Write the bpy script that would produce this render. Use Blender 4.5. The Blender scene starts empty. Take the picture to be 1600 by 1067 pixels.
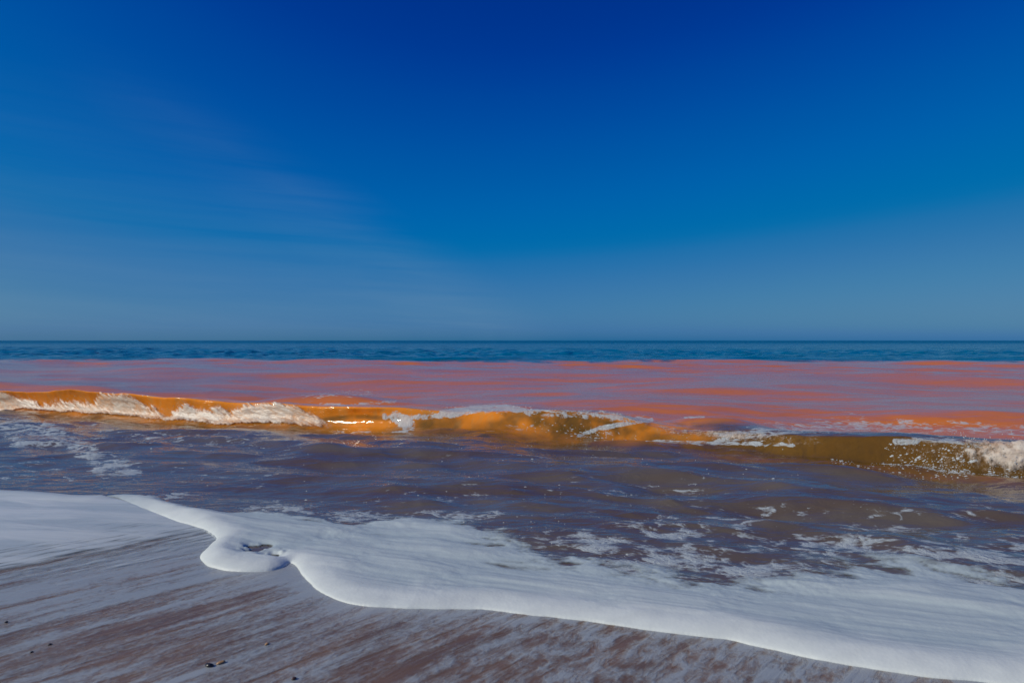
import bpy, math
import numpy as np

R = math.radians
sc = bpy.context.scene
COL = sc.collection

# ------------------------------------------------------------------ camera
CAM_H = 1.2
F = 1067.0            # focal length in photo pixels (24 mm lens on a 36 mm wide sensor)
HY = 532.0            # horizon row
cam = bpy.data.cameras.new("camera")
cam.lens = 24.0
cam.sensor_width = 36.0
cam.clip_start = 0.05
cam.clip_end = 120000.0
cam.shift_y = -(533.5 - HY) / 1600.0
cam.dof.use_dof = True
cam.dof.focus_distance = 7.0
cam.dof.aperture_fstop = 4.0
camera = bpy.data.objects.new("camera", cam)
camera.location = (0, 0, CAM_H)
camera.rotation_euler = (R(90), 0, 0)
COL.objects.link(camera)
sc.camera = camera

# ------------------------------------------------------------------ sky, sun, exposure
SUN_EL = R(33)
SUN_AZ = R(-109)      # clockwise from +Y (straight ahead): behind the camera, on the left
world = bpy.data.worlds.new("World")
sc.world = world
world.use_nodes = True
wn = world.node_tree
wl = wn.links
bg = wn.nodes["Background"]
sky = wn.nodes.new("ShaderNodeTexSky")
sky.sky_type = 'NISHITA'
sky.sun_disc = False
sky.sun_elevation = SUN_EL
sky.sun_rotation = SUN_AZ
sky.air_density = 0.5
sky.dust_density = 1.0
sky.ozone_density = 3.0


def wmath(op, a, b=None, clamp=False):
    n = wn.nodes.new("ShaderNodeMath")
    n.operation = op
    n.use_clamp = clamp
    for i, v in enumerate((a, b)):
        if v is None:
            continue
        if isinstance(v, (int, float)):
            n.inputs[i].default_value = v
        else:
            wl.new(v, n.inputs[i])
    return n.outputs[0]


# the photograph's deep, polarised blue: one grade for the whole sky, colour in -> colour out
sep = wn.nodes.new("ShaderNodeSeparateColor")
wl.new(sky.outputs[0], sep.inputs[0])
SKY_CURVES = (
    ((0, 0), (1.35, 0.0), (1.7, 0.14), (2.05, 0.31), (2.5, 0.47), (3.5, 0.8), (8, 2.0), (20, 3.0)),
    ((0, 0), (0.97, 0.27), (1.27, 0.52), (1.64, 0.82), (2.25, 1.15), (3.2, 1.48), (4.4, 1.85), (20, 3.4)),
    ((0, 0), (2.08, 2.25), (2.53, 2.75), (3.15, 3.15), (4.0, 3.4), (5.0, 3.4), (10, 3.9), (20, 4.5)),
)
comb = wn.nodes.new("ShaderNodeCombineColor")
for ch, pts in enumerate(SKY_CURVES):
    fc = wn.nodes.new("ShaderNodeFloatCurve")
    c = fc.mapping.curves[0]
    xs = [(x / 20.0, y / 5.0) for x, y in pts]
    c.points[0].location = xs[0]
    c.points[-1].location = xs[-1]
    for p in xs[1:-1]:
        c.points.new(*p)
    for p in c.points:
        p.handle_type = 'AUTO_CLAMPED'
    fc.mapping.update()
    wl.new(wmath('DIVIDE', sep.outputs[ch], 20.0, True), fc.inputs[1])
    val = wmath('MULTIPLY', fc.outputs[0], 5.0)
    if ch == 2:      # whitish air near the horizon loses some blue
        wh = wmath('MAXIMUM', wmath('SUBTRACT', wmath('DIVIDE', sep.outputs[0], sep.outputs[2]), 0.36), 0.0)
        val = wmath('MULTIPLY', val, wmath('SUBTRACT', 1.0, wmath('MULTIPLY', wh, 0.36)))
    wl.new(val, comb.inputs[ch])
# thin cirrus: stretched noise on the sky directions
tc = wn.nodes.new("ShaderNodeTexCoord")
sx = wn.nodes.new("ShaderNodeSeparateXYZ")
wl.new(tc.outputs["Generated"], sx.inputs[0])
zc = wmath('MAXIMUM', sx.outputs[2], 0.015)
az = wmath('ARCTAN2', sx.outputs[0], sx.outputs[1])
cx = wn.nodes.new("ShaderNodeCombineXYZ")
wl.new(wmath('MULTIPLY', az, 1.3), cx.inputs[0])
wl.new(wmath('MULTIPLY', wmath('ADD', zc, wmath('MULTIPLY', az, 0.035)), 22.0), cx.inputs[1])
nz = wn.nodes.new("ShaderNodeTexNoise")
nz.inputs["Scale"].default_value = 1.6
nz.inputs["Detail"].default_value = 6
nz.inputs["Roughness"].default_value = 0.55
nz.inputs["Distortion"].default_value = 0.4
wl.new(cx.outputs[0], nz.inputs["Vector"])
nb = wn.nodes.new("ShaderNodeTexNoise")       # where the veil lies at all
nb.inputs["Scale"].default_value = 1.7
nb.inputs["Detail"].default_value = 2
cb = wn.nodes.new("ShaderNodeCombineXYZ")
wl.new(wmath('ADD', az, 3.1), cb.inputs[0])
wl.new(wmath('MULTIPLY', zc, 2.0), cb.inputs[1])
wl.new(cb.outputs[0], nb.inputs["Vector"])
# a veil whose upper edge slants down to the right, as cirrus sheets do
edge = wmath('SUBTRACT', wmath('SUBTRACT', 0.035, wmath('MULTIPLY', az, 0.64)), zc)
edge = wmath('ADD', edge, wmath('MULTIPLY', wmath('SUBTRACT', nb.outputs[0], 0.5), 0.12))
veil = wmath('MULTIPLY', wmath('ADD', edge, 0.02), 9.0, True)
low = wmath('SUBTRACT', 1.0, wmath('MULTIPLY', zc, 3.1), True)
streak = wmath('MULTIPLY', wmath('SUBTRACT', nz.outputs[0], 0.36), 2.6, True)
cfac = wmath('MULTIPLY', wmath('MULTIPLY', veil, low), wmath('ADD', wmath('MULTIPLY', streak, 0.13), 0.05))
band = wmath('SUBTRACT', 1.0, wmath('MULTIPLY', wmath('ABSOLUTE', wmath('SUBTRACT', edge, 0.035)), 13.0), True)
wisp = wmath('MULTIPLY', wmath('SUBTRACT', nz.outputs[0], 0.30), 2.4, True)
cfac = wmath('ADD', cfac, wmath('MULTIPLY', wmath('MULTIPLY', band, wmath('SUBTRACT', 1.0, wmath('MULTIPLY', zc, 2.8), True)), wmath('MULTIPLY', wisp, 0.17)))
cm = wn.nodes.new("ShaderNodeMix")
cm.data_type = 'RGBA'
wl.new(cfac, cm.inputs[0])
wl.new(comb.outputs[0], cm.inputs[6])
cm.inputs[7].default_value = (1.7, 2.75, 3.7, 1)
wl.new(cm.outputs[2], bg.inputs["Color"])
bg.inputs["Strength"].default_value = 0.12

sun = bpy.data.lights.new("sun", 'SUN')
sun.energy = 3.3
sun.angle = R(0.53)
sun.color = (1.0, 0.955, 0.83)
sun_ob = bpy.data.objects.new("sun", sun)
sd = (math.sin(SUN_AZ) * math.cos(SUN_EL), math.cos(SUN_AZ) * math.cos(SUN_EL), math.sin(SUN_EL))
sun_ob.rotation_euler = (math.pi / 2 - SUN_EL, 0, math.atan2(sd[1], sd[0]) + math.pi / 2)
sun_ob.location = (-8, -6, 12)
COL.objects.link(sun_ob)
sc.view_settings.view_transform = 'Standard'
sc.view_settings.look = 'None'
sc.view_settings.gamma = 1.0
sc.view_settings.exposure = 0.0


# ------------------------------------------------------------------ numeric helpers
def _h(ix, iy, seed):
    n = (ix.astype(np.int64) * 374761393 + iy.astype(np.int64) * 668265263 + seed * 974634541) & 0xFFFFFFFF
    n = ((n ^ (n >> 13)) * 1274126177) & 0xFFFFFFFF
    n = n ^ (n >> 16)
    return n


def gnoise(x, y, seed=0):
    """gradient noise, about -1..1"""
    x = np.asarray(x, float)
    y = np.asarray(y, float)
    ix, iy = np.floor(x), np.floor(y)
    fx, fy = x - ix, y - iy
    ux = fx * fx * fx * (fx * (fx * 6 - 15) + 10)
    uy = fy * fy * fy * (fy * (fy * 6 - 15) + 10)
    out = []
    for dy in (0, 1):
        row = []
        for dx in (0, 1):
            a = _h(ix + dx, iy + dy, seed) * (2 * math.pi / 4294967296.0)
            row.append(np.cos(a) * (fx - dx) + np.sin(a) * (fy - dy))
        out.append(row[0] + ux * (row[1] - row[0]))
    return (out[0] + uy * (out[1] - out[0])) * 1.5


def fbm(x, y, octaves=4, seed=0, gain=0.5, lac=2.07):
    s, a, t = 0.0, 1.0, 0.0
    for i in range(octaves):
        s = s + a * gnoise(x * lac ** i + 13.7 * i, y * lac ** i - 7.1 * i, seed + i)
        t += a
        a *= gain
    return s / t


def sstep(a, b, x):
    t = np.clip((x - a) / (b - a), 0, 1)
    return t * t * (3 - 2 * t)


def ground(px, py, z=0.0):
    Y = (CAM_H - z) * F / (np.asarray(py, float) - HY)
    return (np.asarray(px, float) - 800.0) / F * Y, Y


def poly_dist(X, Y, pts):
    """distance to a polyline"""
    d = np.full(X.shape, 1e9)
    for (x0, y0), (x1, y1) in zip(pts[:-1], pts[1:]):
        vx, vy = x1 - x0, y1 - y0
        t = np.clip(((X - x0) * vx + (Y - y0) * vy) / (vx * vx + vy * vy + 1e-12), 0, 1)
        d = np.minimum(d, (X - x0 - t * vx) ** 2 + (Y - y0 - t * vy) ** 2)
    return np.sqrt(d)


def inside(X, Y, poly):
    c = np.zeros(X.shape, bool)
    n = len(poly)
    for i in range(n):
        x0, y0 = poly[i]
        x1, y1 = poly[(i + 1) % n]
        if y0 == y1:
            continue
        c ^= ((y0 > Y) != (y1 > Y)) & (X < (x1 - x0) * (Y - y0) / (y1 - y0) + x0)
    return c


def spline(pts, n=8):
    """Catmull-Rom through the points"""
    p = np.array([pts[0]] + list(pts) + [pts[-1]], float)
    out = []
    for i in range(1, len(p) - 2):
        for k in range(n):
            t = k / n
            out.append(0.5 * ((2 * p[i]) + (-p[i - 1] + p[i + 1]) * t + (2 * p[i - 1] - 5 * p[i] + 4 * p[i + 1] - p[i + 2]) * t * t
                              + (-p[i - 1] + 3 * p[i] - 3 * p[i + 1] + p[i + 2]) * t ** 3))
    out.append(p[-2])
    return [tuple(q) for q in out]


def grid_normals(X, Y, Z):
    P = np.stack([X, Y, Z], -1)
    du = np.gradient(P, axis=1)
    dv = np.gradient(P, axis=0)
    n = np.cross(du, dv)
    n /= np.linalg.norm(n, axis=-1, keepdims=True) + 1e-12
    n[n[..., 2] < -0.3] *= 1
    return n


def grid_object(name, X, Y, Z, mat, keep=None, attr=None, normals=None, parent=None):
    """One mesh object from a grid of points; keep = which cells, attr = {name: (rows, cols, 4)}"""
    nr, nc = X.shape
    if keep is None:
        keep = np.ones((nr - 1, nc - 1), bool)
    r, c = np.nonzero(keep)
    idx = (r * nc + c).astype(np.int64)
    quads = np.stack([idx, idx + 1, idx + nc + 1, idx + nc], 1)
    used, inv = np.unique(quads, return_inverse=True)
    quads = inv.reshape(-1, 4).astype(np.int32)
    co = np.stack([X.ravel()[used], Y.ravel()[used], Z.ravel()[used]], 1)
    org = np.zeros(3)
    me = bpy.data.meshes.new(name)
    me.vertices.add(len(co))
    me.vertices.foreach_set("co", co.astype(np.float32).ravel())
    me.loops.add(quads.size)
    me.loops.foreach_set("vertex_index", quads.ravel())
    me.polygons.add(len(quads))
    me.polygons.foreach_set("loop_start", np.arange(0, quads.size, 4, dtype=np.int32))
    me.polygons.foreach_set("use_smooth", np.ones(len(quads), bool))
    if attr:
        for k, a in attr.items():
            at = me.attributes.new(k, 'FLOAT_COLOR', 'POINT')
            at.data.foreach_set("color", a.reshape(-1, 4)[used].astype(np.float32).ravel())
    me.update(calc_edges=True)
    if normals is not None:
        me.normals_split_custom_set_from_vertices(normals.reshape(-1, 3)[used].astype(np.float32).tolist())
    me.materials.append(mat)
    ob = bpy.data.objects.new(name, me)
    COL.objects.link(ob)
    if parent:
        ob.parent = parent
        ob.matrix_parent_inverse = parent.matrix_world.inverted()
    return ob


def tag(ob, label=None, category=None, group=None, kind=None):
    for k, v in (("label", label), ("category", category), ("group", group), ("kind", kind)):
        if v:
            ob[k] = v
    return ob


def empty(name, loc):
    e = bpy.data.objects.new(name, None)
    e.empty_display_size = 0.2
    e.location = loc
    COL.objects.link(e)
    bpy.context.view_layer.update()
    return e


# ------------------------------------------------------------------ materials
class NT:
    def __init__(self, name):
        self.m = bpy.data.materials.new(name)
        self.m.use_nodes = True
        self.t = self.m.node_tree
        self.bsdf = self.t.nodes["Principled BSDF"]
        self.out = self.t.nodes["Material Output"]
        self.pos = self.n("ShaderNodeNewGeometry").outputs["Position"]
        sp = self.n("ShaderNodeSeparateXYZ")
        self.t.links.new(self.pos, sp.inputs[0])
        self.yy = sp.outputs[1]

    def n(self, kind, **kw):
        nd = self.t.nodes.new(kind)
        for k, v in kw.items():
            setattr(nd, k, v)
        return nd

    def put(self, sock, v):
        if isinstance(v, bpy.types.NodeSocket):
            self.t.links.new(v, sock)
        else:
            if hasattr(sock.default_value, "__len__") and not hasattr(v, "__len__"):
                v = (v, v, v)
            if hasattr(v, "__len__") and len(v) == 3 and len(sock.default_value) == 4:
                v = (*v, 1)
            sock.default_value = v

    def math(self, op, a, b=0.0, clamp=False):
        nd = self.n("ShaderNodeMath", operation=op, use_clamp=clamp)
        self.put(nd.inputs[0], a)
        self.put(nd.inputs[1], b)
        return nd.outputs[0]

    def step(self, x, lo, hi):
        nd = self.n("ShaderNodeMapRange", interpolation_type='SMOOTHSTEP')
        self.put(nd.inputs[0], x)
        self.put(nd.inputs[1], lo)
        self.put(nd.inputs[2], hi)
        return nd.outputs[0]

    def mix(self, f, a, b):
        nd = self.n("ShaderNodeMix", data_type='RGBA')
        self.put(nd.inputs[0], f)
        self.put(nd.inputs[6], a)
        self.put(nd.inputs[7], b)
        return nd.outputs[2]

    def map(self, scale=(1, 1, 1), rot=0.0, src=None, pre=0.0):
        """position turned by rot about Z, then scaled"""
        v = src or self.pos
        if rot:
            r = self.n("ShaderNodeVectorRotate", rotation_type='Z_AXIS')
            self.put(r.inputs["Vector"], v)
            r.inputs["Angle"].default_value = rot
            v = r.outputs[0]
        s = self.n("ShaderNodeVectorMath", operation='MULTIPLY')
        self.put(s.inputs[0], v)
        s.inputs[1].default_value = scale
        return s.outputs[0]

    def noise(self, vec, scale=1.0, detail=4, rough=0.5, dist=0.0):
        nd = self.n("ShaderNodeTexNoise")
        self.put(nd.inputs["Vector"], vec)
        nd.inputs["Scale"].default_value = scale
        nd.inputs["Detail"].default_value = detail
        nd.inputs["Roughness"].default_value = rough
        nd.inputs["Distortion"].default_value = dist
        return nd.outputs[0]

    def bump(self, h, dist, strength=1.0, normal=None):
        nd = self.n("ShaderNodeBump")
        self.put(nd.inputs["Height"], h)
        self.put(nd.inputs["Distance"], dist)
        self.put(nd.inputs["Strength"], strength)
        if normal is not None:
            self.put(nd.inputs["Normal"], normal)
        return nd.outputs[0]

    def attr(self, name):
        a = self.n("ShaderNodeAttribute", attribute_name=name)
        s = self.n("ShaderNodeSeparateColor")
        self.put(s.inputs[0], a.outputs["Color"])
        return s.outputs[0], s.outputs[1], s.outputs[2], a.outputs["Alpha"]


def water_material():
    k = NT("turbid_water")
    orange, blue, foam, brown = k.attr("mixture")
    big = k.noise(k.map((0.5, 1.3, 1)), 1.4, 3, 0.5)
    base = k.mix(brown, (0.120, 0.100, 0.080), (0.15, 0.080, 0.011))
    base = k.mix(k.step(big, 0.35, 0.7), base, k.mix(brown, (0.098, 0.068, 0.050), (0.105, 0.056, 0.009)))
    oc = k.mix(brown, (0.64, 0.178, 0.028), (0.95, 0.285, 0.022))
    base = k.mix(orange, base, oc)
    streaks = k.noise(k.map((9.0, 3.0, 5.0), 0.35), 1.0, 5, 0.65, 0.8)
    base = k.mix(k.math('MULTIPLY', brown, k.step(streaks, 0.42, 0.75)), base, k.mix(orange, (0.09, 0.05, 0.012), (0.80, 0.34, 0.075)))
    base = k.mix(k.math('MULTIPLY', k.math('MULTIPLY', brown, orange), k.step(streaks, 0.48, 0.25)), base, (0.60, 0.20, 0.012))
    base = k.mix(blue, base, (0.0, 0.112, 0.215))
    k.put(k.bsdf.inputs["Base Color"], base)
    k.put(k.bsdf.inputs["Roughness"], k.math("ADD", 0.07, k.math("MULTIPLY", k.step(k.yy, 70.0, 500.0), 0.28)))
    k.put(k.bsdf.inputs["Specular IOR Level"], k.math("SUBTRACT", 0.80, k.math("MULTIPLY", k.math("MAXIMUM", orange, blue), 0.48)))
    k.put(k.bsdf.inputs["IOR"], 1.33)
    # ripples too fine for the mesh
    r1 = k.noise(k.map((3.0, 8.0, 4.0)), 1.0, 4, 0.55, 0.6)
    r2 = k.noise(k.map((11.0, 24.0, 12.0), 0.2), 1.0, 3, 0.5, 0.4)
    far1 = k.noise(k.map((0.35, 1.1, 1.0)), 1.0, 4, 0.62, 0.5)
    far2 = k.noise(k.map((0.06, 0.14, 1.0)), 1.0, 3, 0.6)
    calmed = k.math('MULTIPLY', k.math('MULTIPLY', orange, k.math('SUBTRACT', 1.0, k.math('MULTIPLY', brown, 0.5))), 0.7)
    n = k.bump(r1, k.math('MULTIPLY', k.math('SUBTRACT', 1.0, calmed), 0.016))
    n = k.bump(r2, 0.0016, 1.0, n)
    n = k.bump(far1, k.math('ADD', k.math('MULTIPLY', blue, 0.55), k.math('MULTIPLY', orange, 0.05)), 1.0, n)
    n = k.bump(far2, k.math('MULTIPLY', blue, 1.6), 1.0, n)
    k.put(k.bsdf.inputs["Normal"], n)
    # lace of foam
    fb = k.n("ShaderNodeBsdfPrincipled")
    k.put(fb.inputs["Base Color"], (0.46, 0.52, 0.55))
    k.put(fb.inputs["Roughness"], 0.6)
    fn = k.noise(k.map((4.6, 7.6, 4.0), 0.25), 1.0, 6, 0.60, 0.9)
    fn2 = k.noise(k.map((16, 26, 16), 0.35), 1.0, 4, 0.6, 0.6)
    nn = k.math('ADD', k.math('MULTIPLY', fn, 1.2), k.math('SUBTRACT', k.math('MULTIPLY', fn2, 0.60), 0.40))
    thr = k.math('SUBTRACT', 0.80, k.math('MULTIPLY', foam, 0.52))
    mask = k.step(k.math('SUBTRACT', nn, thr), -0.05, 0.11)
    mask = k.math('MULTIPLY', mask, k.step(foam, 0.02, 0.15))
    k.put(fb.inputs["Normal"], k.bump(nn, 0.03))
    ms = k.n("ShaderNodeMixShader")
    k.put(ms.inputs[0], k.math('MULTIPLY', mask, 0.74))
    k.put(ms.inputs[1], k.bsdf.outputs[0])
    k.put(ms.inputs[2], fb.outputs[0])
    k.put(k.out.inputs[0], ms.outputs[0])
    return k.m


def foam_material(name, tint=(0.62, 0.655, 0.645), fine=1.0, dissolve=False):
    k = NT(name)
    a = k.noise(k.map((1.5, 5.0, 3.0), -0.25), 1.6, 5, 0.55, 0.6)
    b = k.noise(k.map((40, 60, 40)), 1.0, 4, 0.6)
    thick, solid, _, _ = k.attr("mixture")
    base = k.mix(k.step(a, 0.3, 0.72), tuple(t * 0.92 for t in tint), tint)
    base = k.mix(thick, tuple(t * q for t, q in zip(tint, (0.62, 0.69, 0.74))), base)  # sunlit lip's brightness put into the colour, along with whiter thick foam
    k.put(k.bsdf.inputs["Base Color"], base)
    k.put(k.bsdf.inputs["Roughness"], 0.5)
    k.put(k.bsdf.inputs["Specular IOR Level"], 0.3)
    v = k.n("ShaderNodeTexVoronoi")
    k.put(v.inputs["Vector"], k.map((1, 1, 1)))
    v.inputs["Scale"].default_value = 70.0
    n = k.bump(a, 0.004 * fine)
    n = k.bump(b, 0.0006 * fine, 1.0, n)
    n = k.bump(v.outputs["Distance"], 0.0004 * fine, 1.0, n)
    k.put(k.bsdf.inputs["Normal"], n)
    if dissolve:      # thins out to nothing at its edges
        d1 = k.noise(k.map((4.0, 8.0, 5.0), 0.25), 1.0, 5, 0.6, 0.6)
        cover = k.math('ADD', solid, k.math('MULTIPLY', k.math('SUBTRACT', d1, 0.5), k.math('SUBTRACT', 2.2, k.math('MULTIPLY', solid, 2.2))))
        tr = k.n("ShaderNodeBsdfTransparent")
        ms = k.n("ShaderNodeMixShader")
        k.put(ms.inputs[0], k.step(cover, 0.12, 0.70))
        k.put(ms.inputs[1], tr.outputs[0])
        k.put(ms.inputs[2], k.bsdf.outputs[0])
        k.put(k.out.inputs[0], ms.outputs[0])
    return k.m


def whitewater_material():
    k = NT("tumbling_whitewater")
    tint, body, _, _ = k.attr("mixture")
    a = k.noise(k.map((5, 5, 9)), 1.2, 6, 0.65, 0.8)
    b = k.noise(k.map((28, 28, 20)), 1.0, 4, 0.65, 0.4)
    white = k.mix(k.step(a, 0.35, 0.65), (0.58, 0.46, 0.36), (0.70, 0.61, 0.51))
    stained = k.mix(k.step(a, 0.38, 0.66), (0.72, 0.32, 0.10), (0.64, 0.44, 0.29))
    k.put(k.bsdf.inputs["Base Color"], k.mix(tint, white, stained))
    k.put(k.bsdf.inputs["Roughness"], 0.45)
    n = k.bump(a, 0.004)
    n = k.bump(b, 0.004, 1.0, n)
    k.put(k.bsdf.inputs["Normal"], n)
    # lacy where it thins out
    cover = k.math('ADD', body, k.math('MULTIPLY', k.math('SUBTRACT', b, 0.5), 1.5))
    cover = k.math('ADD', cover, k.math('MULTIPLY', k.math('SUBTRACT', a, 0.5), 0.8))
    tr = k.n("ShaderNodeBsdfTransparent")
    ms = k.n("ShaderNodeMixShader")
    k.put(ms.inputs[0], k.math('MULTIPLY', k.step(cover, -0.05, 0.95), 0.95))
    k.put(ms.inputs[1], tr.outputs[0])
    k.put(ms.inputs[2], k.bsdf.outputs[0])
    k.put(k.out.inputs[0], ms.outputs[0])
    return k.m


def sand_material():
    k = NT("wet_sand")
    film, veil, _, _ = k.attr("mixture")
    grain = k.noise(k.map((1, 1, 1)), 260, 3, 0.6)
    patch = k.noise(k.map((1.2, 3.5, 1), R(-47)), 1.6, 4, 0.55)
    base = k.mix(k.step(patch, 0.3, 0.7), (0.180, 0.106, 0.060), (0.130, 0.082, 0.052))
    base = k.mix(k.math('MULTIPLY', k.step(grain, 0.5, 0.8), 0.3), base, (0.30, 0.17, 0.11))
    # thin foam film drawn into streaks along the backwash
    st1 = k.noise(k.map((0.42, 6.2, 1), R(-47)), 1.0, 4, 0.55, 0.2)
    st2 = k.noise(k.map((2.4, 20.0, 1), R(-47)), 1.0, 5, 0.62, 0.5)
    bl = k.noise(k.map((9.0, 20.0, 1), R(-55)), 1.0, 5, 0.6, 0.6)
    fi = k.noise(k.map((34.0, 55.0, 1), R(-50)), 1.0, 3, 0.6, 0.4)
    nn = k.math('ADD', k.math('ADD', k.math('MULTIPLY', st1, 0.72), k.math('MULTIPLY', st2, 0.34)), k.math('ADD', k.math('MULTIPLY', bl, 0.28), k.math('MULTIPLY', fi, 0.26)))
    bl2 = k.noise(k.map((7.5, 14.0, 1), R(-57)), 1.0, 8, 0.66, 0.4)
    n2 = k.math('ADD', k.math('ADD', k.math('MULTIPLY', bl2, 0.80), k.math('MULTIPLY', st2, 0.30)), k.math('ADD', k.math('MULTIPLY', bl, 0.24), k.math('MULTIPLY', fi, 0.18)))
    mx = k.n("ShaderNodeMix")
    k.put(mx.inputs[0], veil)
    k.put(mx.inputs[2], nn)
    k.put(mx.inputs[3], n2)
    nn = k.math('SUBTRACT', mx.outputs[0], 0.30)
    thr = k.math('SUBTRACT', 0.76, k.math('MULTIPLY', film, 0.52))
    mask = k.step(k.math('SUBTRACT', nn, thr), -0.11, 0.13)
    mask = k.math('MULTIPLY', mask, 0.66)
    col = k.mix(mask, base, (0.38, 0.445, 0.49))
    k.put(k.bsdf.inputs["Base Color"], col)
    k.put(k.bsdf.inputs["Roughness"], k.math('ADD', 0.10, k.math('MULTIPLY', mask, 0.25)))
    k.put(k.bsdf.inputs["IOR"], 1.36)
    n = k.bump(grain, 0.0008)
    n = k.bump(st2, 0.006, 1.0, n)
    n = k.bump(mask, 0.004, 1.0, n)
    k.put(k.bsdf.inputs["Normal"], n)
    return k.m


def film_material():
    k = NT("thin_foam_film")
    amount, _, _, _ = k.attr("mixture")
    st1 = k.noise(k.map((0.42, 6.2, 1), R(-47)), 1.0, 4, 0.55, 0.2)
    st2 = k.noise(k.map((2.4, 20.0, 1), R(-47)), 1.0, 5, 0.62, 0.5)
    sm = k.noise(k.map((1.2, 5.0, 1), R(4)), 1.0, 5, 0.55, 0.6)
    fi = k.noise(k.map((9.0, 34.0, 1), R(-47)), 1.0, 4, 0.62, 0.4)
    nn = k.math('ADD', k.math('ADD', k.math('MULTIPLY', st1, 0.35), k.math('MULTIPLY', st2, 0.60)), k.math('SUBTRACT', k.math('MULTIPLY', sm, 0.30), 0.275))
    nn = k.math('ADD', nn, k.math('MULTIPLY', fi, 0.30))
    mask = k.step(k.math('SUBTRACT', nn, k.math('SUBTRACT', 0.86, k.math('MULTIPLY', amount, 0.66))), -0.14, 0.14)
    mask = k.math('MULTIPLY', mask, k.math('ADD', 0.62, k.math('MULTIPLY', amount, 0.33)))
    mask = k.math('MULTIPLY', mask, k.step(amount, 0.0, 0.25))
    k.put(k.bsdf.inputs["Base Color"], k.mix(k.step(sm, 0.3, 0.7), (0.42, 0.48, 0.51), (0.58, 0.62, 0.63)))
    k.put(k.bsdf.inputs["Roughness"], 0.42)
    k.put(k.bsdf.inputs["Normal"], k.bump(sm, 0.014))
    tr = k.n("ShaderNodeBsdfTransparent")
    ms = k.n("ShaderNodeMixShader")
    k.put(ms.inputs[0], mask)
    k.put(ms.inputs[1], tr.outputs[0])
    k.put(ms.inputs[2], k.bsdf.outputs[0])
    k.put(k.out.inputs[0], ms.outputs[0])
    return k.m


def plain(name, col, rough):
    k = NT(name)
    a = k.noise(k.map((1, 1, 1)), 120, 4, 0.6)
    k.put(k.bsdf.inputs["Base Color"], k.mix(a, tuple(c * 0.6 for c in col), tuple(c * 1.3 for c in col)))
    k.put(k.bsdf.inputs["Roughness"], rough)
    k.put(k.bsdf.inputs["Normal"], k.bump(a, 0.001))
    return k.m


M_WATER = water_material()
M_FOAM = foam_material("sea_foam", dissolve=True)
M_FILM = film_material()
M_WHITE = whitewater_material()
M_FLECK = foam_material("foam_specks", (0.80, 0.78, 0.74), 0.3)
M_SAND = sand_material()
M_DARK = plain("dark_wet_stone", (0.016, 0.015, 0.020), 0.3)
M_BROWN = plain("brown_wet_stone", (0.075, 0.035, 0.022), 0.35)
M_SHELL = plain("ochre_shell", (0.42, 0.24, 0.11), 0.4)

# ------------------------------------------------------------------ outlines on the beach (photo pixels -> ground)
FRONT_PX = [(150, 776), (185, 782), (225, 797), (280, 816), (325, 832), (338, 842), (326, 853), (315, 865), (316, 876), (330, 885), (370, 891),
            (415, 892), (442, 886), (454, 879), (468, 889), (486, 912), (518, 934), (580, 946), (660, 949), (740, 950), (820, 958),
            (900, 966), (1000, 981), (1080, 991), (1150, 1001), (1250, 1023), (1400, 1048), (1500, 1061), (1620, 1072)]
FRONT_OUT = [(1800, 1092), (2100, 1120), (2700, 1170), (3800, 1200)]
BACK_PX = [(150, 776), (200, 772), (245, 779), (300, 797), (360, 801), (430, 806), (500, 815), (560, 821), (600, 815), (640, 808), (700, 814),
           (745, 825), (780, 845), (830, 861), (870, 875), (950, 881), (1000, 893), (1050, 901), (1100, 909), (1150, 913), (1250, 908),
           (1330, 890), (1400, 881), (1500, 896), (1620, 915)]
BACK_OUT = [(1800, 930), (2100, 940), (2700, 960), (3800, 980)]
APRON_PX = [(-1800, 762), (-700, 764), (-300, 764), (0, 768), (60, 771), (110, 776), (150, 776)]


def to_world(pts):
    X, Y = ground([p[0] for p in pts], [p[1] for p in pts])
    return list(zip(X.tolist(), Y.tolist()))


front = spline(to_world(FRONT_PX), 6) + to_world(FRONT_OUT)
back = spline(to_world(BACK_PX), 6) + to_world(BACK_OUT)
apron_back = to_world(APRON_PX)
sheet_poly = front + back[::-1]
waterline = apron_back[:-1] + front
sea_poly = waterline + [(waterline[-1][0] + 500, waterline[-1][1]), (60000, 60000), (-60000, 60000), (waterline[0][0] - 500, waterline[0][1])]


def waterline_dist(X, Y):
    """signed distance to the edge of the water, positive seaward; only computed near the shore"""
    d = np.full(X.shape, 9.0)
    near = Y < 9.0
    dd = poly_dist(X[near], Y[near], waterline)
    ins = inside(X[near], Y[near], sea_poly)
    d[near] = np.where(ins, dd, -dd)
    return d


def calm(d):
    return 0.05 + 0.95 * sstep(0.0, 2.2, d)


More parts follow.
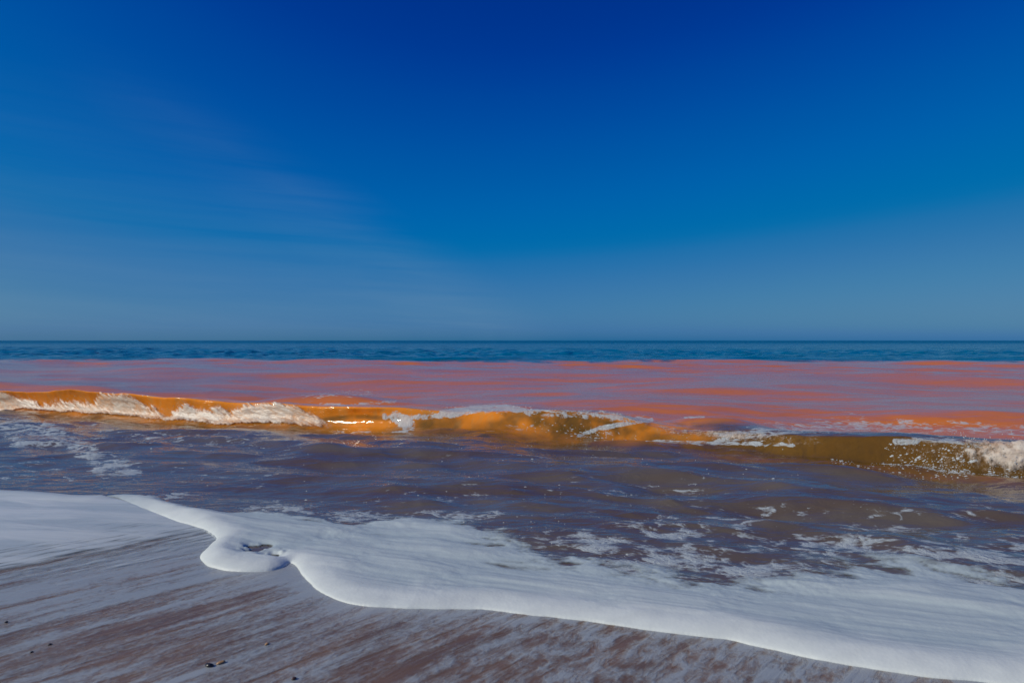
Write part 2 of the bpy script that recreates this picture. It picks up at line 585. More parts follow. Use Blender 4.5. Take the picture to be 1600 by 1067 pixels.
def ripples(X, Y, spacing, choppy, far=None, swell=0.4):
    """height of the small waves; octaves shorter than the mesh can hold are left out"""
    z = np.zeros(X.shape)
    for i, (lam, slope) in enumerate(((7.0, 0.045), (3.2, 0.095), (1.5, 0.085), (0.7, 0.14), (0.33, 0.19), (0.15, 0.14))):
        w = np.clip(lam / (spacing * 3.0) - 1.0, 0, 1)
        if not w.any():
            continue
        wx = X + 0.5 * lam * gnoise(X / lam / 2.3, Y / lam / 2.0, 70 + i)
        yy = (Y + 0.30 * X) / lam
        n = gnoise(wx / lam / 2.6, yy, 40 + i)
        n = n + 0.35 * (1 - 2 * np.abs(gnoise(wx / lam / 2.1 + 5, yy * 0.9, 55 + i)))
        if far is not None:
            n = n * (1 - far)
        z += w * slope * lam * 0.5 * n * (choppy if i >= 3 else swell)
    if far is not None:      # open water: short-crested, steeper chop
        for i, (lam, slope) in enumerate(((13.0, 0.015), (6.5, 0.050), (3.2, 0.12), (1.7, 0.15))):
            w = np.clip(lam / (spacing * 2.6) - 1.0, 0, 1)
            n = gnoise(X / lam / 0.55 + 0.3 * gnoise(X / lam, Y / lam, 160 + i), (Y + 0.1 * X) / lam, 150 + i)
            z += far * w * slope * lam * 0.5 * n
    return z


# ------------------------------------------------------------------ the water: one grid that fans out from the beach to the horizon
u_in = np.linspace(-0.82, 0.82, 920)
u_out = 0.82 + np.cumsum(np.geomspace(0.003, 0.09, 45))
U = np.concatenate([-u_out[::-1], u_in, u_out])
PXU = 800 + F * U
ig = np.concatenate([np.linspace(3.9, 1.045, 360)[:-1], 1 / np.linspace(1 / 1.045, 1.02, 60)[:-1], 1 / np.linspace(1.02, 1.075, 70)[:-1],
                     1 / np.linspace(1.075, 1.30, 60)[:-1], np.linspace(1 / 1.30, 0.30, 110)[:-1], np.linspace(0.30, 0.012, 400)[:-1], 1 / np.geomspace(1 / 0.012, 9000, 40)])
G = 1 / ig


def along(pts, smooth=26):
    x = np.array([p[0] for p in pts], float)
    y = np.array([p[1] for p in pts], float)
    fine = np.arange(-4000, 5600, 4.0)
    v = np.interp(fine, x, y)
    s = max(1.0, smooth / 4.0)
    kx = np.arange(-int(3 * s), int(3 * s) + 1)
    kern = np.exp(-0.5 * (kx / s) ** 2)
    v = np.convolve(np.pad(v, len(kx) // 2, mode='edge'), kern / kern.sum(), 'valid')
    return np.interp(PXU, fine, v)


foot = along([(-4000, 605), (-800, 618), (0, 642), (150, 653), (300, 665), (450, 671), (560, 677), (650, 683), (780, 688), (900, 692), (1000, 696),
              (1060, 700), (1150, 709), (1250, 722), (1400, 731), (1500, 737), (1600, 742), (2400, 775), (5600, 800)], 40)
YF = CAM_H * F / (foot - HY)


def crest_height(pts, depth_off, smooth=20):
    yc = YF + depth_off
    return CAM_H - (along(pts, smooth) - HY) * yc / F


crest = crest_height([(-4000, 590), (-300, 594), (0, 599), (50, 598), (110, 605), (160, 611), (300, 625), (390, 634), (500, 642), (560, 645), (620, 648),
                      (700, 655), (780, 656), (860, 654), (950, 658), (1000, 672), (1060, 688), (1150, 690), (1250, 688), (1400, 685), (1500, 690),
                      (1600, 692), (1900, 700), (2600, 735), (5600, 790)], 0.34)
A = np.clip(crest, 0.05, 0.42)

YF2 = YF[None, :]
S = YF2 * (G[:, None] - 1.0)
Yg = YF2 * G[:, None]
Xg = Yg * U[None, :]
spacing = np.abs(np.gradient(Yg, axis=0))
xx = np.broadcast_to(PXU[None, :], Yg.shape)

dwl = waterline_dist(Xg, Yg)
front_calm = sstep(0.0, 1.2, dwl)
seaward = sstep(-0.4, 0.5, S)
far_w = sstep(38, 62, Yg)
Zr = ripples(Xg, Yg, spacing, 1.15 - 0.72 * seaward * (1 - far_w), far_w, 0.35 + 0.65 * seaward) * calm(dwl)


def bump_wave(s, amp, L, back_len):
    """breaking wave: hollow rising face, rounded crest, long back"""
    t = np.clip(s / L, -1, 1)
    face = np.where(s < 0, 0.10 * np.exp(-(s / 0.16) ** 2) , 0.10 + 0.90 * np.sin(np.clip(t, 0, 1) * math.pi / 2) ** 1.35)
    backw = np.exp(-np.clip((s - L) / back_len, 0, 9) ** 2)
    return amp * np.where(s <= L, face, backw)


lump = 1 + 0.10 * fbm(Xg * 1.1, Yg * 0.6, 3, 5)
Lf = 0.34
main = bump_wave(S, A[None, :] * lump, Lf, 0.95)
lean = along([(-4000, .4), (0, .55), (430, .6), (500, .95), (600, .95), (650, .5), (900, .35), (1100, .5), (1250, .35), (1450, .6), (1600, .7), (5600, .4)])[None, :]
wgt = np.exp(-np.clip((S - Lf) / 0.25, 0, 9) ** 2)
Yshift = -lean * A[None, :] * np.clip(main / (A[None, :] + 1e-6), 0, 1.2) ** 2.2 * wgt


def hump(pxc, pxw, s0, sw_front, sw_back, amp):
    """a lesser swell behind the breaker"""
    sl = s0 + 0.0 * xx
    f = np.where(S < sl, np.exp(-((S - sl) / sw_front) ** 2), np.exp(-((S - sl) / sw_back) ** 2))
    return amp * f * np.exp(-np.abs((xx - pxc) / pxw) ** 2.6)


extra = (hump(800, 190, 1.25, 0.42, 0.9, 0.155) + hump(1115, 80, 0.98, 0.36, 0.7, 0.16) + hump(500, 130, 3.9, 0.55, 1.0, 0.26)
         + hump(665, 60, 2.2, 0.5, 0.9, 0.10) + hump(1240, 230, 1.9, 0.6, 1.0, 0.05) + hump(1500, 170, 3.3, 0.7, 1.2, 0.08)
         + hump(1050, 260, 3.6, 0.7, 1.2, 0.06) + hump(100, 160, 2.2, 0.6, 1.0, 0.06))
Zg = Zr + main + extra
Yd = Yg + Yshift
Xd = Xg + Yshift * 0.25
# the water ends under the foam, where the sand comes up
off = 0.13 * sstep(170, 260, xx)      # under the thick foam the water ends a little farther out
Zg = Zg - 0.14 * (1 - sstep(off - 0.07, off + 0.05, dwl))
N = grid_normals(Xd, Yd, Zg)

# where each point falls in the photograph: used once, to lay the sediment and the foam where the photo has them
PX = 800 + F * Xd / Yd
PY = HY + F * (CAM_H - Zg) / Yd


def blob(pts, r, soft):
    """a soft brush drawn along photo-pixel points"""
    d = np.full(PX.shape, 1e9)
    m = (PY > min(p[1] for p in pts) - r - soft - 5) & (PY < max(p[1] for p in pts) + r + soft + 5)
    q = pts if len(pts) > 1 else [pts[0], (pts[0][0] + 0.1, pts[0][1])]
    d[m] = poly_dist(PX[m], PY[m], q)
    return 1 - sstep(r, r + soft, d)


def ellipse(cx_, cy_, rx, ry):
    q = ((PX - cx_) / rx) ** 2 + ((PY - cy_) / ry) ** 2
    return np.exp(-q)


edge_n = fbm(Xg * 0.12, Yg * 0.16, 4, 9)
plume_far = 38.0 + 3.0 * edge_n + 5.0 * fbm(Xg * 0.35, Yg * 0.22, 5, 12, 0.6)
orange = sstep(-0.55, 0.45, S + 0.35 * fbm(Xg * 1.3, Yg * 1.6, 4, 21)) * (1 - sstep(-0.6, 0.9, Yg - plume_far))
thin = fbm(Xg * 0.25, Yg * 0.5, 5, 31)
orange *= 1 - 0.30 * sstep(620, 250, PX) * sstep(1.0, 3.0, S) * sstep(-0.5, 0.4, thin)
orange *= 0.93 - 0.18 * sstep(0.1, 0.6, thin) * sstep(1, 4, S)
blue = sstep(-1.2, 1.5, Yg - plume_far - 1.0)
# the breaker right of the middle carries less orange and more brown water
onface = sstep(-0.5, -0.05, S) * (1 - sstep(0.55, 1.0, S))
bm = sstep(1040, 1120, xx + 60 * fbm(Xg * 2, Yg * 2, 3, 44))
mid = sstep(600, 690, xx) * (1 - bm)
clear = fbm(Xg * 1.6, S * 2.2 + 3, 4, 45)
for pts, r, soft, am in (([(505, 656), (530, 653), (570, 651), (622, 655)], 1.2, 5, .75), ([(668, 662), (690, 672), (705, 682)], 9, 14, .85), ([(745, 672), (800, 662)], 5, 10, .6),  # first stroke: shade under the curling lip, put into the water colour
                         ([(840, 655), (900, 662), (955, 672)], 9, 12, .92), ([(870, 676), (930, 682)], 5, 9, .8), ([(1085, 668), (1130, 670)], 3, 8, .55), ([(980, 672), (1010, 664)], 3, 8, .5)):
    orange *= 1 - am * blob(pts, r, soft) * (0.75 + 0.5 * sstep(-0.3, 0.3, fbm(Xg * 4, S * 4, 3, 46)) - 0.25)
orange *= 1 - onface * bm * 0.97
orange *= 1 - onface * mid * (0.08 + 0.55 * sstep(0.0, 0.4, clear))
orange *= 1 - 0.8 * sstep(1150, 1250, xx) * (1 - sstep(1.0, 1.5, S)) * sstep(0.3, 0.5, S)
brown = np.clip(sstep(-0.75, -0.1, S) * (1 - sstep(0.45, 0.85, S)), 0, 1)
swash = 1 - sstep(-0.6, 0.0, S)
foam = np.zeros(PX.shape)
for cx_, cy_, rx, ry, am in ((930, 848, 170, 26, .70), (1060, 875, 240, 46, .70), (1330, 852, 200, 44, .66), (1050, 835, 260, 40, .54), (1200, 890, 160, 24, .74), (1520, 868, 170, 36, .74), (1180, 806, 190, 28, .42),
                             (1450, 800, 200, 30, .40), (560, 806, 70, 12, .75), (440, 795, 90, 12, .62), (700, 805, 120, 14, .62), (680, 775, 160, 24, .36), (270, 774, 60, 9, .6), (1540, 905, 90, 22, .8),
                             (1000, 770, 200, 30, .33), (250, 790, 50, 10, .5), (45, 740, 110, 30, .36), (350, 745, 140, 26, .30), (880, 715, 240, 18, .22)):
    foam = np.maximum(foam, am * ellipse(cx_, cy_, rx, ry) * swash)
for pts, r, soft, am in (([(-80, 664), (40, 668), (95, 678), (125, 700), (160, 722), (205, 735)], 5, 24, .66), ([(20, 690), (110, 692)], 3, 14, .6), ([(150, 735), (215, 735)], 3, 14, .66),
                         ([(100, 668), (300, 690), (480, 690)], 4, 20, .38)):
    foam = np.maximum(foam, am * blob(pts, r, soft) * swash)
for pts, r, soft, am in (([(600, 651), (660, 652), (705, 648), (770, 638), (800, 639), (830, 643)], 2.0, 6, .88), ([(690, 645), (740, 638), (790, 636), (815, 641)], 2.5, 5, .95),
                         ([(830, 644), (900, 648), (960, 650), (1010, 657)], 3.0, 9, .55), ([(905, 646), (950, 650), (1000, 656)], 2.0, 6, .8),
                         ([(905, 680), (935, 670), (965, 664), (1018, 656)], 1.5, 4, .92), ([(618, 650), (640, 664), (636, 676)], 7, 8, .86), ([(520, 677), (600, 678), (640, 674)], 1.5, 5, .7),
                         ([(500, 632), (560, 631), (618, 627)], 0.8, 4, .70), ([(470, 622), (520, 616), (580, 614)], 2, 8, .45), ([(1070, 652), (1100, 651)], .8, 2.5, .7),
                         ([(1120, 684), (1180, 676), (1240, 670), (1330, 666), (1420, 664)], 5, 10, .64), ([(1200, 668), (1300, 658), (1340, 652)], 6, 10, .34),
                         ([(1400, 668), (1500, 668), (1620, 674)], 6, 9, .54), ([(1010, 690), (1120, 692), (1240, 695)], 1.0, 5, .66), ([(1400, 690), (1480, 687), (1540, 695)], 2, 7, .62),
                         ([(760, 668), (900, 672), (960, 678)], 3, 8, .30)):
    foam = np.maximum(foam, am * blob(pts, r, soft) * (1 - swash))
mixture = np.stack([np.clip(orange, 0, 1), blue, np.clip(foam, 0, 1), brown], -1)

# split the grid into the sea, the waves and the swash water
Sc = 0.25 * (S[:-1, :-1] + S[1:, :-1] + S[:-1, 1:] + S[1:, 1:])
Xc = 0.5 * (xx[:-1, :-1] + xx[:-1, 1:])
jit = 0.10 * fbm(Xg[:-1, :-1] * 2.0, Xg[:-1, :-1] * 0 + 3.3, 2, 91)
wave_band = (Sc > -0.22 + jit) & (Sc < 0.9 + jit)
left_w = wave_band & (Xc < 632)
mid_w = wave_band & (Xc >= 632) & (Xc < 1050)
right_w = wave_band & (Xc >= 1050)
swell = (np.abs(Sc - 3.9) < 1.3) & (np.abs(Xc - 500) < 165)
hump_band = (Sc >= 0.9 + jit) & (Sc < 2.1 + jit) & (Xc > 632) & (Xc < 985)
tail_w = (Sc >= 0.62 + jit) & (Sc < 1.9 + jit) & (Xc > 1010) & (Xc < 1205)
right_w &= ~tail_w
mid_w &= ~tail_w
dead = dwl[:-1, :-1] < -0.12
shallow = (Sc <= -0.22 + jit) & ~dead
sea_cells = ~(left_w | mid_w | right_w | swell | hump_band | tail_w | shallow | dead)
kw = dict(attr={"mixture": mixture}, normals=N)
sea = grid_object("sea", Xd, Yd, Zg, M_WATER, sea_cells, **kw)
tag(sea, "orange stained sea turning deep blue towards the horizon", None, None, "structure")
sw = grid_object("swash_water", Xd, Yd, Zg, M_WATER, shallow, **kw)
tag(sw, "shallow purple brown water rippling between the waves and the foam", None, None, "structure")


def wave(cells, label, root_px):
    j = int(np.argmin(np.abs(PXU - root_px)))
    root = empty("breaking_wave", (YF[j] * U[j], YF[j], 0.0))
    tag(root, label, "wave", "waves breaking on the beach")
    grid_object("wave_face", Xd, Yd, Zg, M_WATER, cells, parent=root, **kw)
    return root


w_left = wave(left_w, "long orange wave at the left with white tumbling foam down its face", 300)
w_mid = wave(mid_w, "amber brown wave in the middle with a diagonal streak of foam", 830)
w_right = wave(right_w, "low olive brown wave at the right with a white splash at its end", 1350)
w_swell = wave(swell, "small orange swell with a thin foam line behind the left breaking wave", 500)
w_hump = wave(hump_band, "rounded swell capped with white foam just behind the amber brown wave", 790)
w_tail = wave(tail_w, "smooth orange hump of water where the amber and olive brown waves meet", 1110)


# ------------------------------------------------------------------ whitewater tumbling down the wave faces
def surface_at(px_arr, s_arr):
    """bilinear look-up of the water grid: photo column and distance behind the foot"""
    cj = np.interp(px_arr, PXU, np.arange(len(PXU)))
    yf = np.interp(px_arr, PXU, YF)
    ri = np.interp(s_arr / yf + 1.0, G, np.arange(len(G)))
    c0 = np.clip(np.floor(cj).astype(int), 0, len(PXU) - 2)
    r0 = np.clip(np.floor(ri).astype(int), 0, len(G) - 2)
    fc_, fr_ = cj - c0, ri - r0
    res = []
    for a in (Xd, Yd, Zg, N[..., 0], N[..., 1], N[..., 2]):
        res.append((a[r0, c0] * (1 - fc_) + a[r0, c0 + 1] * fc_) * (1 - fr_) + (a[r0 + 1, c0] * (1 - fc_) + a[r0 + 1, c0 + 1] * fc_) * fr_)
    return res


def whitewater(px0, px1, s_lo, s_hi, top_fn, amount_fn, parent, seed, stain, nx=760, ns=120, thick=0.042, lumpy=0.5, foot=0.10):
    pxs = np.linspace(px0, px1, nx)
    ss = np.linspace(s_lo, s_hi, ns)
    PXm, Sm = np.meshgrid(pxs, ss)
    x, y, z, nx_, ny_, nz_ = surface_at(PXm, Sm)
    rel = (Sm - s_lo) / (s_hi - s_lo)
    run = np.cumsum(np.sqrt(np.gradient(x, axis=1) ** 2 + np.gradient(y, axis=1) ** 2), axis=1)
    hgt = z * 1.0
    warp = 0.10 * fbm(run * 2.0, hgt * 3.0, 2, seed + 31)
    curtain = fbm((run + warp) * 10.0 + hgt * 5.0, hgt * 4.0 + Sm * 2.0, 5, seed, 0.62)
    bill = 0.30 + 0.55 * fbm(run * 3.2, hgt * 4 + Sm * 4, 3, seed + 7, 0.5)
    fine = fbm(run * 20.0, hgt * 16.0 + Sm * 12, 4, seed + 13, 0.6)
    top = top_fn(PXm) + 0.14 * fbm(run * 1.7, run * 0 + 0.5, 4, seed + 3, 0.6) + 0.10 * curtain
    bottom = foot + 0.10 * fbm(run * 2.4, run * 0 + 7.5, 4, seed + 5, 0.6)
    am = amount_fn(PXm) * (1 - sstep(top - 0.18, top + 0.14, rel)) * sstep(bottom - 0.12, bottom + 0.18, rel)
    t = thick * (am * 1.3 - 0.40 + 0.10 * curtain + lumpy * bill + 0.05 * fine)
    body = np.clip(am * 1.45 - 0.62 + 0.55 * curtain + 0.35 * bill, -0.4, 1.2) + 0.55 * (am - 0.4)
    t = np.clip(t, 0.0015, 0.2)
    x2, y2, z2 = x + nx_ * t, y + ny_ * t - 0.2 * t, z + nz_ * t
    body = body * sstep(0.0, 0.03, rel) * sstep(1.0, 0.95, rel)
    keep = (np.maximum(np.maximum(body[:-1, :-1], body[1:, 1:]), np.maximum(body[1:, :-1], body[:-1, 1:])) > -0.55) & (am[:-1, :-1] > 0.01)
    st = np.clip(stain + 0.8 * fbm(run * 1.5, hgt * 2, 3, seed + 20) - 0.7 * curtain - 0.35 * fine - 0.45 * np.clip(t / thick - 0.2, 0, 1), 0, 1)
    mix4 = np.stack([st, np.clip(body, 0, 1), st, st * 0 + 1], -1)
    return grid_object("whitewater", x2, y2, z2, M_WHITE, keep, attr={"mixture": mix4}, parent=parent)


def curve_fn(pts):
    x = [p[0] for p in pts]
    y = [p[1] for p in pts]
    return lambda q: np.interp(q, x, y)


whitewater(-260, 520, -0.16, 0.40, curve_fn([(-260, .9), (0, .88), (40, .62), (90, .50), (150, .52), (175, .82), (215, .80), (260, .42), (300, .70), (330, .60), (365, .58), (400, .85), (470, .80), (500, .6), (520, .3)]),
           curve_fn([(-260, 1), (100, .95), (170, 1), (240, .8), (330, .85), (400, 1.0), (470, .95), (500, .7), (520, .0)]), w_left, 200, 0.62)
whitewater(1390, 1900, -0.16, 0.42, curve_fn([(1390, .9), (1450, .95), (1500, .95), (1600, .95), (1900, .9)]),
           curve_fn([(1390, .0), (1440, .2), (1490, .42), (1530, .62), (1580, .85), (1680, .95), (1800, .95), (1900, 0)]), w_right, 300, 0.12, nx=520, thick=0.05, lumpy=0.7, foot=0.34)
whitewater(1000, 1290, 0.14, 0.36, curve_fn([(1000, .95), (1300, .95)]),
           curve_fn([(1000, .0), (1030, .5), (1100, .55), (1160, .5), (1220, .38), (1290, .0)]), w_right, 320, 0.25, nx=420, ns=50, thick=0.022)


# ------------------------------------------------------------------ specks of foam scattered on the faces
def flecks(regions, parent, seed):
    rng = np.random.default_rng(seed)
    V, Fc = [], []
    for px0, px1, s0, s1, n, size in regions:
        p = rng.uniform(px0, px1, n)
        s = rng.uniform(s0, s1, n)
        keepn = fbm(p * 0.016, s * 4, 4, seed) > -0.25
        p, s = p[keepn], s[keepn]
        x, y, z, a, b, c = surface_at(p, s)
        for i in range(len(p)):
            nrm = np.array([a[i], b[i], c[i]])
            nrm /= np.linalg.norm(nrm)
            t1 = np.cross(nrm, (0.1, 1, 0.2))
            t1 /= np.linalg.norm(t1)
            t2 = np.cross(nrm, t1)
            r = size * rng.lognormal(0, 0.45)
            asp = rng.uniform(0.45, 0.8)
            o = np.array([x[i], y[i], z[i]])
            k0 = len(V)
            ph = rng.uniform(0, 6.28)
            for k in range(7):
                an = k / 7 * 2 * math.pi
                rr = r * (1 + 0.3 * math.sin(2 * an + ph) + 0.2 * math.cos(3 * an + ph * 2))
                V.append(o + t1 * rr * math.cos(an) * 1.3 + t2 * rr * asp * math.sin(an) - nrm * 0.003)
            V.append(o + nrm * r * 0.35)
            for k in range(7):
                Fc.append((k0 + k, k0 + (k + 1) % 7, k0 + 7))
    me = bpy.data.meshes.new("foam_flecks")
    me.from_pydata([tuple(v) for v in V], [], Fc)
    me.polygons.foreach_set("use_smooth", np.ones(len(Fc), bool))
    me.materials.append(M_FLECK)
    ob = bpy.data.objects.new("foam_flecks", me)
    COL.objects.link(ob)
    ob.parent = parent
    ob.matrix_parent_inverse = parent.matrix_world.inverted()
    ob["kind"] = "stuff"
    return ob


flecks(((640, 700, 0.05, 0.36, 60, 0.006), (720, 1000, 0.22, 0.62, 320, 0.0085), (820, 960, -0.05, 0.15, 110, 0.0075), (880, 1040, -0.2, 0.1, 90, 0.008)), w_mid, 3)
flecks(((1380, 1560, -0.12, 0.22, 520, 0.0075), (1300, 1520, -0.3, 0.0, 240, 0.007), (1420, 1640, -0.12, 0.1, 260, 0.0075), (1050, 1240, 0.05, 0.3, 50, 0.005)), w_right, 4)
flecks(((560, 1350, -4.6, -1.6, 240, 0.0042), (560, 1000, -5.0, -3.6, 140, 0.0042), (640, 1250, -1.6, -0.3, 150, 0.0055), (60, 560, -4.0, -1.0, 90, 0.0045)), sw, 6)
flecks(((690, 830, 0.95, 1.25, 90, 0.008),), w_hump, 5)

rng = np.random.default_rng(77)
V, Fc = [], []
p_ = rng.uniform(1470, 1750, 260)
x_, y_, z_, *_n = surface_at(p_, rng.uniform(0.05, 0.42, 260))
for x0, y0, z0 in zip(x_, y_, z_ + 0.02 + rng.exponential(0.022, 260)):
    r = rng.uniform(0.002, 0.0055)
    k0 = len(V)
    y0 -= 0.05
    V += [(x0 + r, y0, z0), (x0 - r, y0, z0), (x0, y0 + r, z0), (x0, y0 - r, z0), (x0, y0, z0 + r * 1.3), (x0, y0, z0 - r * 1.3)]
    Fc += [(k0 + a, k0 + b, k0 + c) for a, b, c in ((0, 2, 4), (2, 1, 4), (1, 3, 4), (3, 0, 4), (2, 0, 5), (1, 2, 5), (3, 1, 5), (0, 3, 5))]
me = bpy.data.meshes.new("spray_drops")
me.from_pydata([tuple(map(float, v)) for v in V], [], Fc)
me.materials.append(M_FLECK)
spray = bpy.data.objects.new("spray_drops", me)
COL.objects.link(spray)
spray.parent = w_right
spray.matrix_parent_inverse = w_right.matrix_world.inverted()
spray["kind"] = "stuff"

# ------------------------------------------------------------------ sand
uy = np.concatenate([-np.geomspace(60, 0.5, 30), np.linspace(0, 1.9, 40)[1:], CAM_H * F / np.linspace(1280 / 1.93, 224, 330), np.geomspace(5.9, 14, 24)])
ux = np.concatenate([-(0.9 + np.cumsum(np.geomspace(0.01, 8, 34)))[::-1], np.linspace(-0.9, 0.9, 620), 0.9 + np.cumsum(np.geomspace(0.01, 8, 34))])
UX, SY = np.meshgrid(ux, uy)
SX = UX * np.maximum(SY, 1.9)
ds = waterline_dist(SX, SY)
SZ = -0.004 - 0.16 * sstep(0.13, 0.8, ds) - 0.6 * sstep(0.7, 6, ds)
SZ = SZ + 0.07 * np.maximum(1.6 - SY, 0) ** 1.0 * 0.6
ca, sa = math.cos(R(47)), math.sin(R(47))
al, ac = SX * ca + SY * sa, -SX * sa + SY * ca
SZ = SZ + 0.004 * fbm(al * 0.8, ac * 3.2, 4, 61) * (np.abs(SX) < 12) + 0.0015 * fbm(al * 3, ac * 14, 3, 62) * (np.abs(SX) < 6)
SPX = 800 + F * SX / np.maximum(SY, 1.0)
SPY = HY + F * CAM_H / np.maximum(SY, 1.0)
film = 0.47 + 0.12 * fbm(al * 0.5, ac * 0.9, 3, 63)
film += 0.15 * sstep(960, 860, SPY + 0.18 * (SPX - 200)) * (1 - sstep(330, 520, SPX))
film += 0.14 * sstep(560, 900, SPX) - 0.10 * np.exp(-((SPX - 330) / 200) ** 2 - ((SPY - 1030) / 60) ** 2) - 0.08 * np.exp(-((SPX - 560) / 130) ** 2 - ((SPY - 1000) / 60) ** 2)
film += 0.22 * np.exp(-((SPX - 480) / 70) ** 2 - ((SPY - 905) / 22) ** 2)
film += 0.08 * np.exp(-((SPY + 0.17 * (SPX - 150) - 900) / 55) ** 2) * (1 - sstep(330, 480, SPX))
film += 0.30 * np.exp(-np.clip(-ds, 0, 9) / 0.10) * np.interp(SPX, [300, 420, 620, 800, 1000], [0.4, 1, 1, 0.7, 0.35])
film = np.where(SY < 2.2, 0.5 + (film - 0.5) * sstep(0.8, 2.2, SY), film)
smix = np.stack([np.clip(film, 0, 1), sstep(450, 900, SPX), film * 0, film * 0 + 1], -1)
sand = grid_object("sand_beach", SX, SY, SZ, M_SAND, None, attr={"mixture": smix})
tag(sand, "wet brown sand streaked with thin foam", None, None, "structure")

# ------------------------------------------------------------------ the thick foam at the edge of the swash
fu = np.concatenate([np.linspace(-0.74, 0.86, 1180), 0.86 + np.cumsum(np.geomspace(0.0015, 0.05, 40))])
fy = CAM_H * F / np.linspace(1000 / 1.6, 224, 470)
FU, FY = np.meshgrid(fu, fy)
FX = FU * FY
fd = poly_dist(FX, FY, front)
bd = poly_dist(FX, FY, back)
ins = inside(FX, FY, sheet_poly)
wsea = inside(FX, FY, sea_poly)
df = np.where(wsea, fd, -fd) + 0.014 * fbm(FX * 4.5, FY * 4.5, 2, 95, 0.5)
db = np.where(ins | ~wsea, bd, -bd)
fpx = 800 + F * FX / FY
def smooth_px(q, xs, ys, sg=14):
    fine = np.arange(-1500, 5000, 2.0)
    v = np.interp(fine, xs, ys)
    kx = np.arange(-int(1.5 * sg), int(1.5 * sg) + 1)
    kern = np.exp(-0.5 * (kx * 2.0 / sg) ** 2)
    return np.interp(q, fine, np.convolve(np.pad(v, len(kx) // 2, mode='edge'), kern / kern.sum(), 'valid'))


lipr = smooth_px(fpx, [150, 230, 330, 350, 450, 520, 700, 1000, 1300, 1700], [.03, .13, .15, .12, .10, .13, .13, .13, .14, .15])
liph = smooth_px(fpx, [150, 200, 260, 330, 350, 440, 456, 500, 600, 1000, 1300, 1700], [.006, .018, .044, .050, .038, .032, .028, .029, .026, .030, .035, .038])
wob = 1 + 0.30 * fbm(FX * 3.2, FY * 3.2, 3, 81)
lr = lipr * wob
lip = liph * np.clip(1 - (1 - np.clip(df / lr, 0, 1)) ** 2, 0, 1) ** 0.8
settle = 1 - 0.42 * sstep(0.8, 3.2, df / lipr)
T = lip * settle
# soft folds running along the sheet
fa, fc2 = FX * 0.93 - FY * 0.36, FX * 0.36 + FY * 0.93
fold = fbm(fa * 1.1 + 0.8 * fbm(FX * 1.3, FY * 1.3, 2, 88), fc2 * 4.6, 4, 83, 0.5)
fold2 = fbm(fa * 3.0, fc2 * 14, 3, 84)
inner = sstep(0.4, 1.8, df / lipr)
T = T + inner * (0.019 * fold + 0.0012 * fold2) + 0.0012 * fbm(FX * 14, FY * 14, 3, 85) * sstep(0, .5, df / lipr)
# the back thins out into lace
lace = fbm(fa * 3.0, fc2 * 5.5, 5, 86, 0.6)
soft = np.interp(fpx, [150, 300, 560, 700, 800, 1000, 1700], [.08, .12, .18, .24, .40, .46, .55])
tb = np.clip(db / soft, -1.5, 1.0)
T = np.where(tb < 1, T * sstep(-0.9, 1.0, tb) + (1 - sstep(-0.2, 1.0, tb)) * 0.022 * (lace * 1.1 - 0.25 - 0.55 * np.clip(-tb, 0, 2)), T)
# small holes by the curl
hx, hy = ground([398, 430], [861, 870])
for (qx, qy, qr) in ((hx[0], hy[0], .058), (hx[1], hy[1], .048)):
    qd = np.sqrt(((FX - qx) / 1.35) ** 2 + ((FY - qy) * 0.95) ** 2)
    T = T - 0.040 * np.exp(-(qd / qr) ** 2) * (1 + 1.7 * fbm(FX * 8, FY * 13, 3, 87, 0.55))
rsp = np.abs(np.gradient(FY, axis=0))
FZ = T + ripples(FX, FY, rsp, 1.15, None, 0.35) * calm(np.maximum(df, 0)) * sstep(0.0, 0.3, df)
bulge = 0.0 * np.clip(T, 0, 1) * (1 - np.clip(df / lr, 0, 1)) * (df > 0)
def corners_max(a):
    return np.maximum(np.maximum(a[:-1, :-1], a[1:, :-1]), np.maximum(a[:-1, 1:], a[1:, 1:]))


keepF = (corners_max(df) > -0.02) & (corners_max(T) > -0.03) & (corners_max((ins | (bd < 0.5) | (np.abs(df) < 0.05)).astype(float)) > 0)
FZ = np.where(df <= 0, 2.5 * df, FZ)
body = np.clip(0.12 + 0.80 * (1 - sstep(0.3, 2.4, df / lipr * (1 + 0.5 * fbm(FX * 2.2, FY * 2.2, 3, 93)))) + 0.40 * fold * inner + 0.10 * fold2, 0, 1) * sstep(-0.2, 0.9, tb) * (0.25 + 0.75 * sstep(170, 275, fpx))  # colour weight: lit lip and fold tops lighter, flat top and hollows greyer
soft_front = np.interp(fpx, [150, 175, 290, 1100], [1, 1, 0, 0])
alpha = np.minimum(np.minimum(sstep(-0.75, 0.85, tb), sstep(140, 215, fpx)), 1 - soft_front * (1 - sstep(0.0, 0.035, df)))
alpha = np.minimum(alpha, np.where(df > 0.06, sstep(-0.004, 0.016, T), 1.0))
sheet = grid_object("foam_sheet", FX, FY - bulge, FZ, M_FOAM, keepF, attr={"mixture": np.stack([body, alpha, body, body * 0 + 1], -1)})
tag(sheet, "thick white sea foam sheet curling over the wet sand", "sea foam")

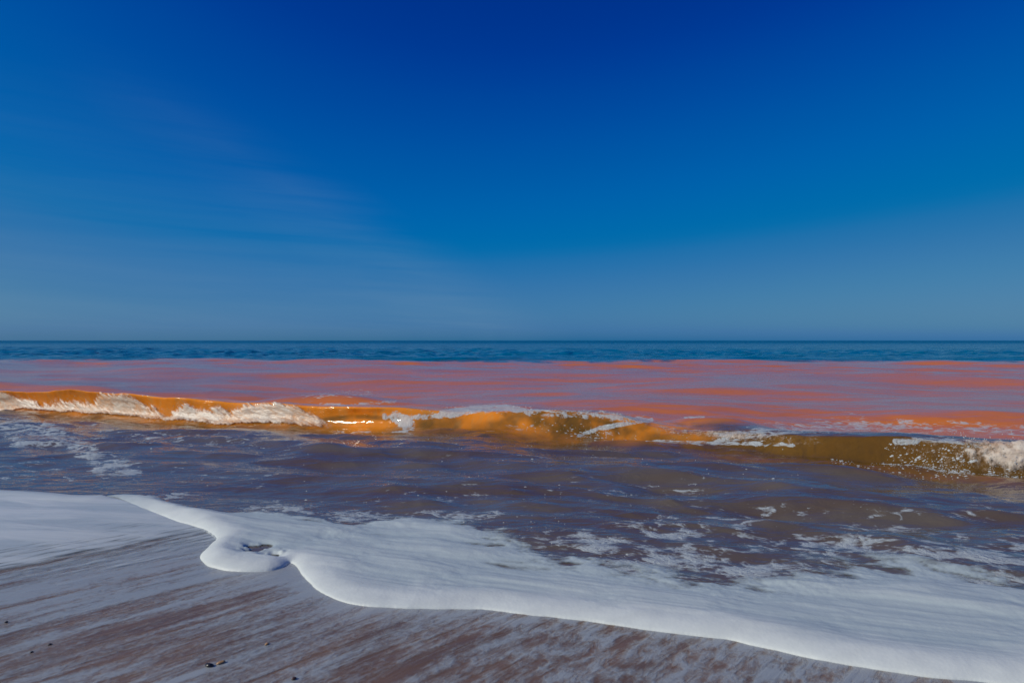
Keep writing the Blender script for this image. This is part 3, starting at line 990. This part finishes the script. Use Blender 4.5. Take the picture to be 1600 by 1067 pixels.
# ------------------------------------------------------------------ the thin foam apron left of the curl
au = np.linspace(-1.25, -0.28, 620)
ay = CAM_H * F / np.linspace(420, 231, 260)
AU, AY = np.meshgrid(au, ay)
AX = AU * AY
apx = 800 + F * AX / AY
apy = HY + F * CAM_H / AY
ad = poly_dist(AX, AY, apron_back)
aw = inside(AX, AY, sea_poly)
da = np.where(aw, -ad, ad)
dfr = poly_dist(AX, AY, front)
aal, aac = AX * ca + AY * sa, -AX * sa + AY * ca
down = sstep(780, 960, apy + 0.16 * (apx - 150) + 16 * fbm(AX * 1.3, AY * 2.2, 3, 70))
AT = 0.007 - 0.008 * down + 0.006 * fbm(AX * 1.2, AY * 4.5, 4, 72)
AT = AT + 0.016 * np.exp(-((da - 0.08) / 0.09) ** 2)
AT = np.where(aw, -0.012 + (AT + 0.012) * sstep(0.10, 0.0, np.minimum(ad, dfr)), AT)
keepA = (down[:-1, :-1] < 0.999) & (~aw[:-1, :-1] | (np.minimum(ad, dfr)[:-1, :-1] < 0.12)) & (AX[:-1, :-1] < -0.9)
amt = np.clip(1.0 - down, 0, 1) * sstep(-5.6, -4.3, AX + 0.5 * fbm(AY * 2, AX, 3, 74))
apron = grid_object("foam_apron", AX, AY, AT, M_FILM, keepA, attr={"mixture": np.stack([amt] * 4, -1)})
tag(apron, "thin smooth foam film spread flat on the sand left of the curled foam", "sea foam")


# ------------------------------------------------------------------ pebbles and shell bits on the sand
def stone_mesh(name, seed, mat, flat=0.5, n=10, m=6):
    rng = np.random.default_rng(seed)
    ph = rng.uniform(0, 6.28, 6)
    V, Fc = [], []
    for i in range(m + 1):
        th = math.pi * i / m
        for k in range(n):
            a = 2 * math.pi * k / n
            r = 1 + 0.14 * math.sin(2 * a + ph[0]) + 0.10 * math.sin(3 * a + ph[1] + th) + 0.08 * math.cos(2 * th + a + ph[2])
            V.append((r * math.sin(th) * math.cos(a), 0.72 * r * math.sin(th) * math.sin(a), flat * r * math.cos(th)))
    for i in range(m):
        for k in range(n):
            Fc.append((i * n + k, i * n + n + k, i * n + n + (k + 1) % n, i * n + (k + 1) % n))
    me = bpy.data.meshes.new(name)
    me.from_pydata(V, [], Fc)
    me.polygons.foreach_set("use_smooth", np.ones(len(Fc), bool))
    me.materials.append(mat)
    return me


def pebble(name, px, py, size, mat, seed, rot, label, cat, group=None, flat=0.5):
    x, y = ground(px, py)
    ob = bpy.data.objects.new(name, stone_mesh(name, seed, mat, flat))
    ob.location = (float(x), float(y), size * flat * 0.35 - 0.002)
    ob.scale = (size, size, size)
    ob.rotation_euler = (0, 0, rot)
    COL.objects.link(ob)
    tag(ob, label, cat, group)


GP = "small stones lying on the wet sand"
pebble("pebble", 327, 1039, 0.016, M_DARK, 1, 0.2, "dark oval pebble beside an ochre shell on the wet sand", "pebble", GP, 0.45)
pebble("shell", 345, 1034, 0.015, M_SHELL, 2, 0.75, "ochre shell fragment beside the dark oval pebble", "shell", None, 0.3)
pebble("pebble", 10, 971, 0.0068, M_DARK, 3, 0.4, "tiny dark pebble at the left edge of the sand", "pebble", GP)
pebble("pebble", 78, 1006, 0.0075, M_DARK, 4, 0.9, "small dark pebble on a pale foam streak, upper of the close pair at lower left", "pebble", GP)
pebble("pebble", 49, 1018, 0.0068, M_DARK, 5, 0.3, "small dark pebble on a pale foam streak, lower of the close pair at lower left", "pebble", GP)
pebble("pebble", 459, 1059, 0.0102, M_BROWN, 9, 0.5, "brown pebble at the bottom edge of the sand", "pebble", GP, 0.4)
pebble("shell", 417, 1005, 0.010, M_SHELL, 10, 0.8, "small ochre shell bit alone in the middle of bare sand", "shell", None, 0.35)
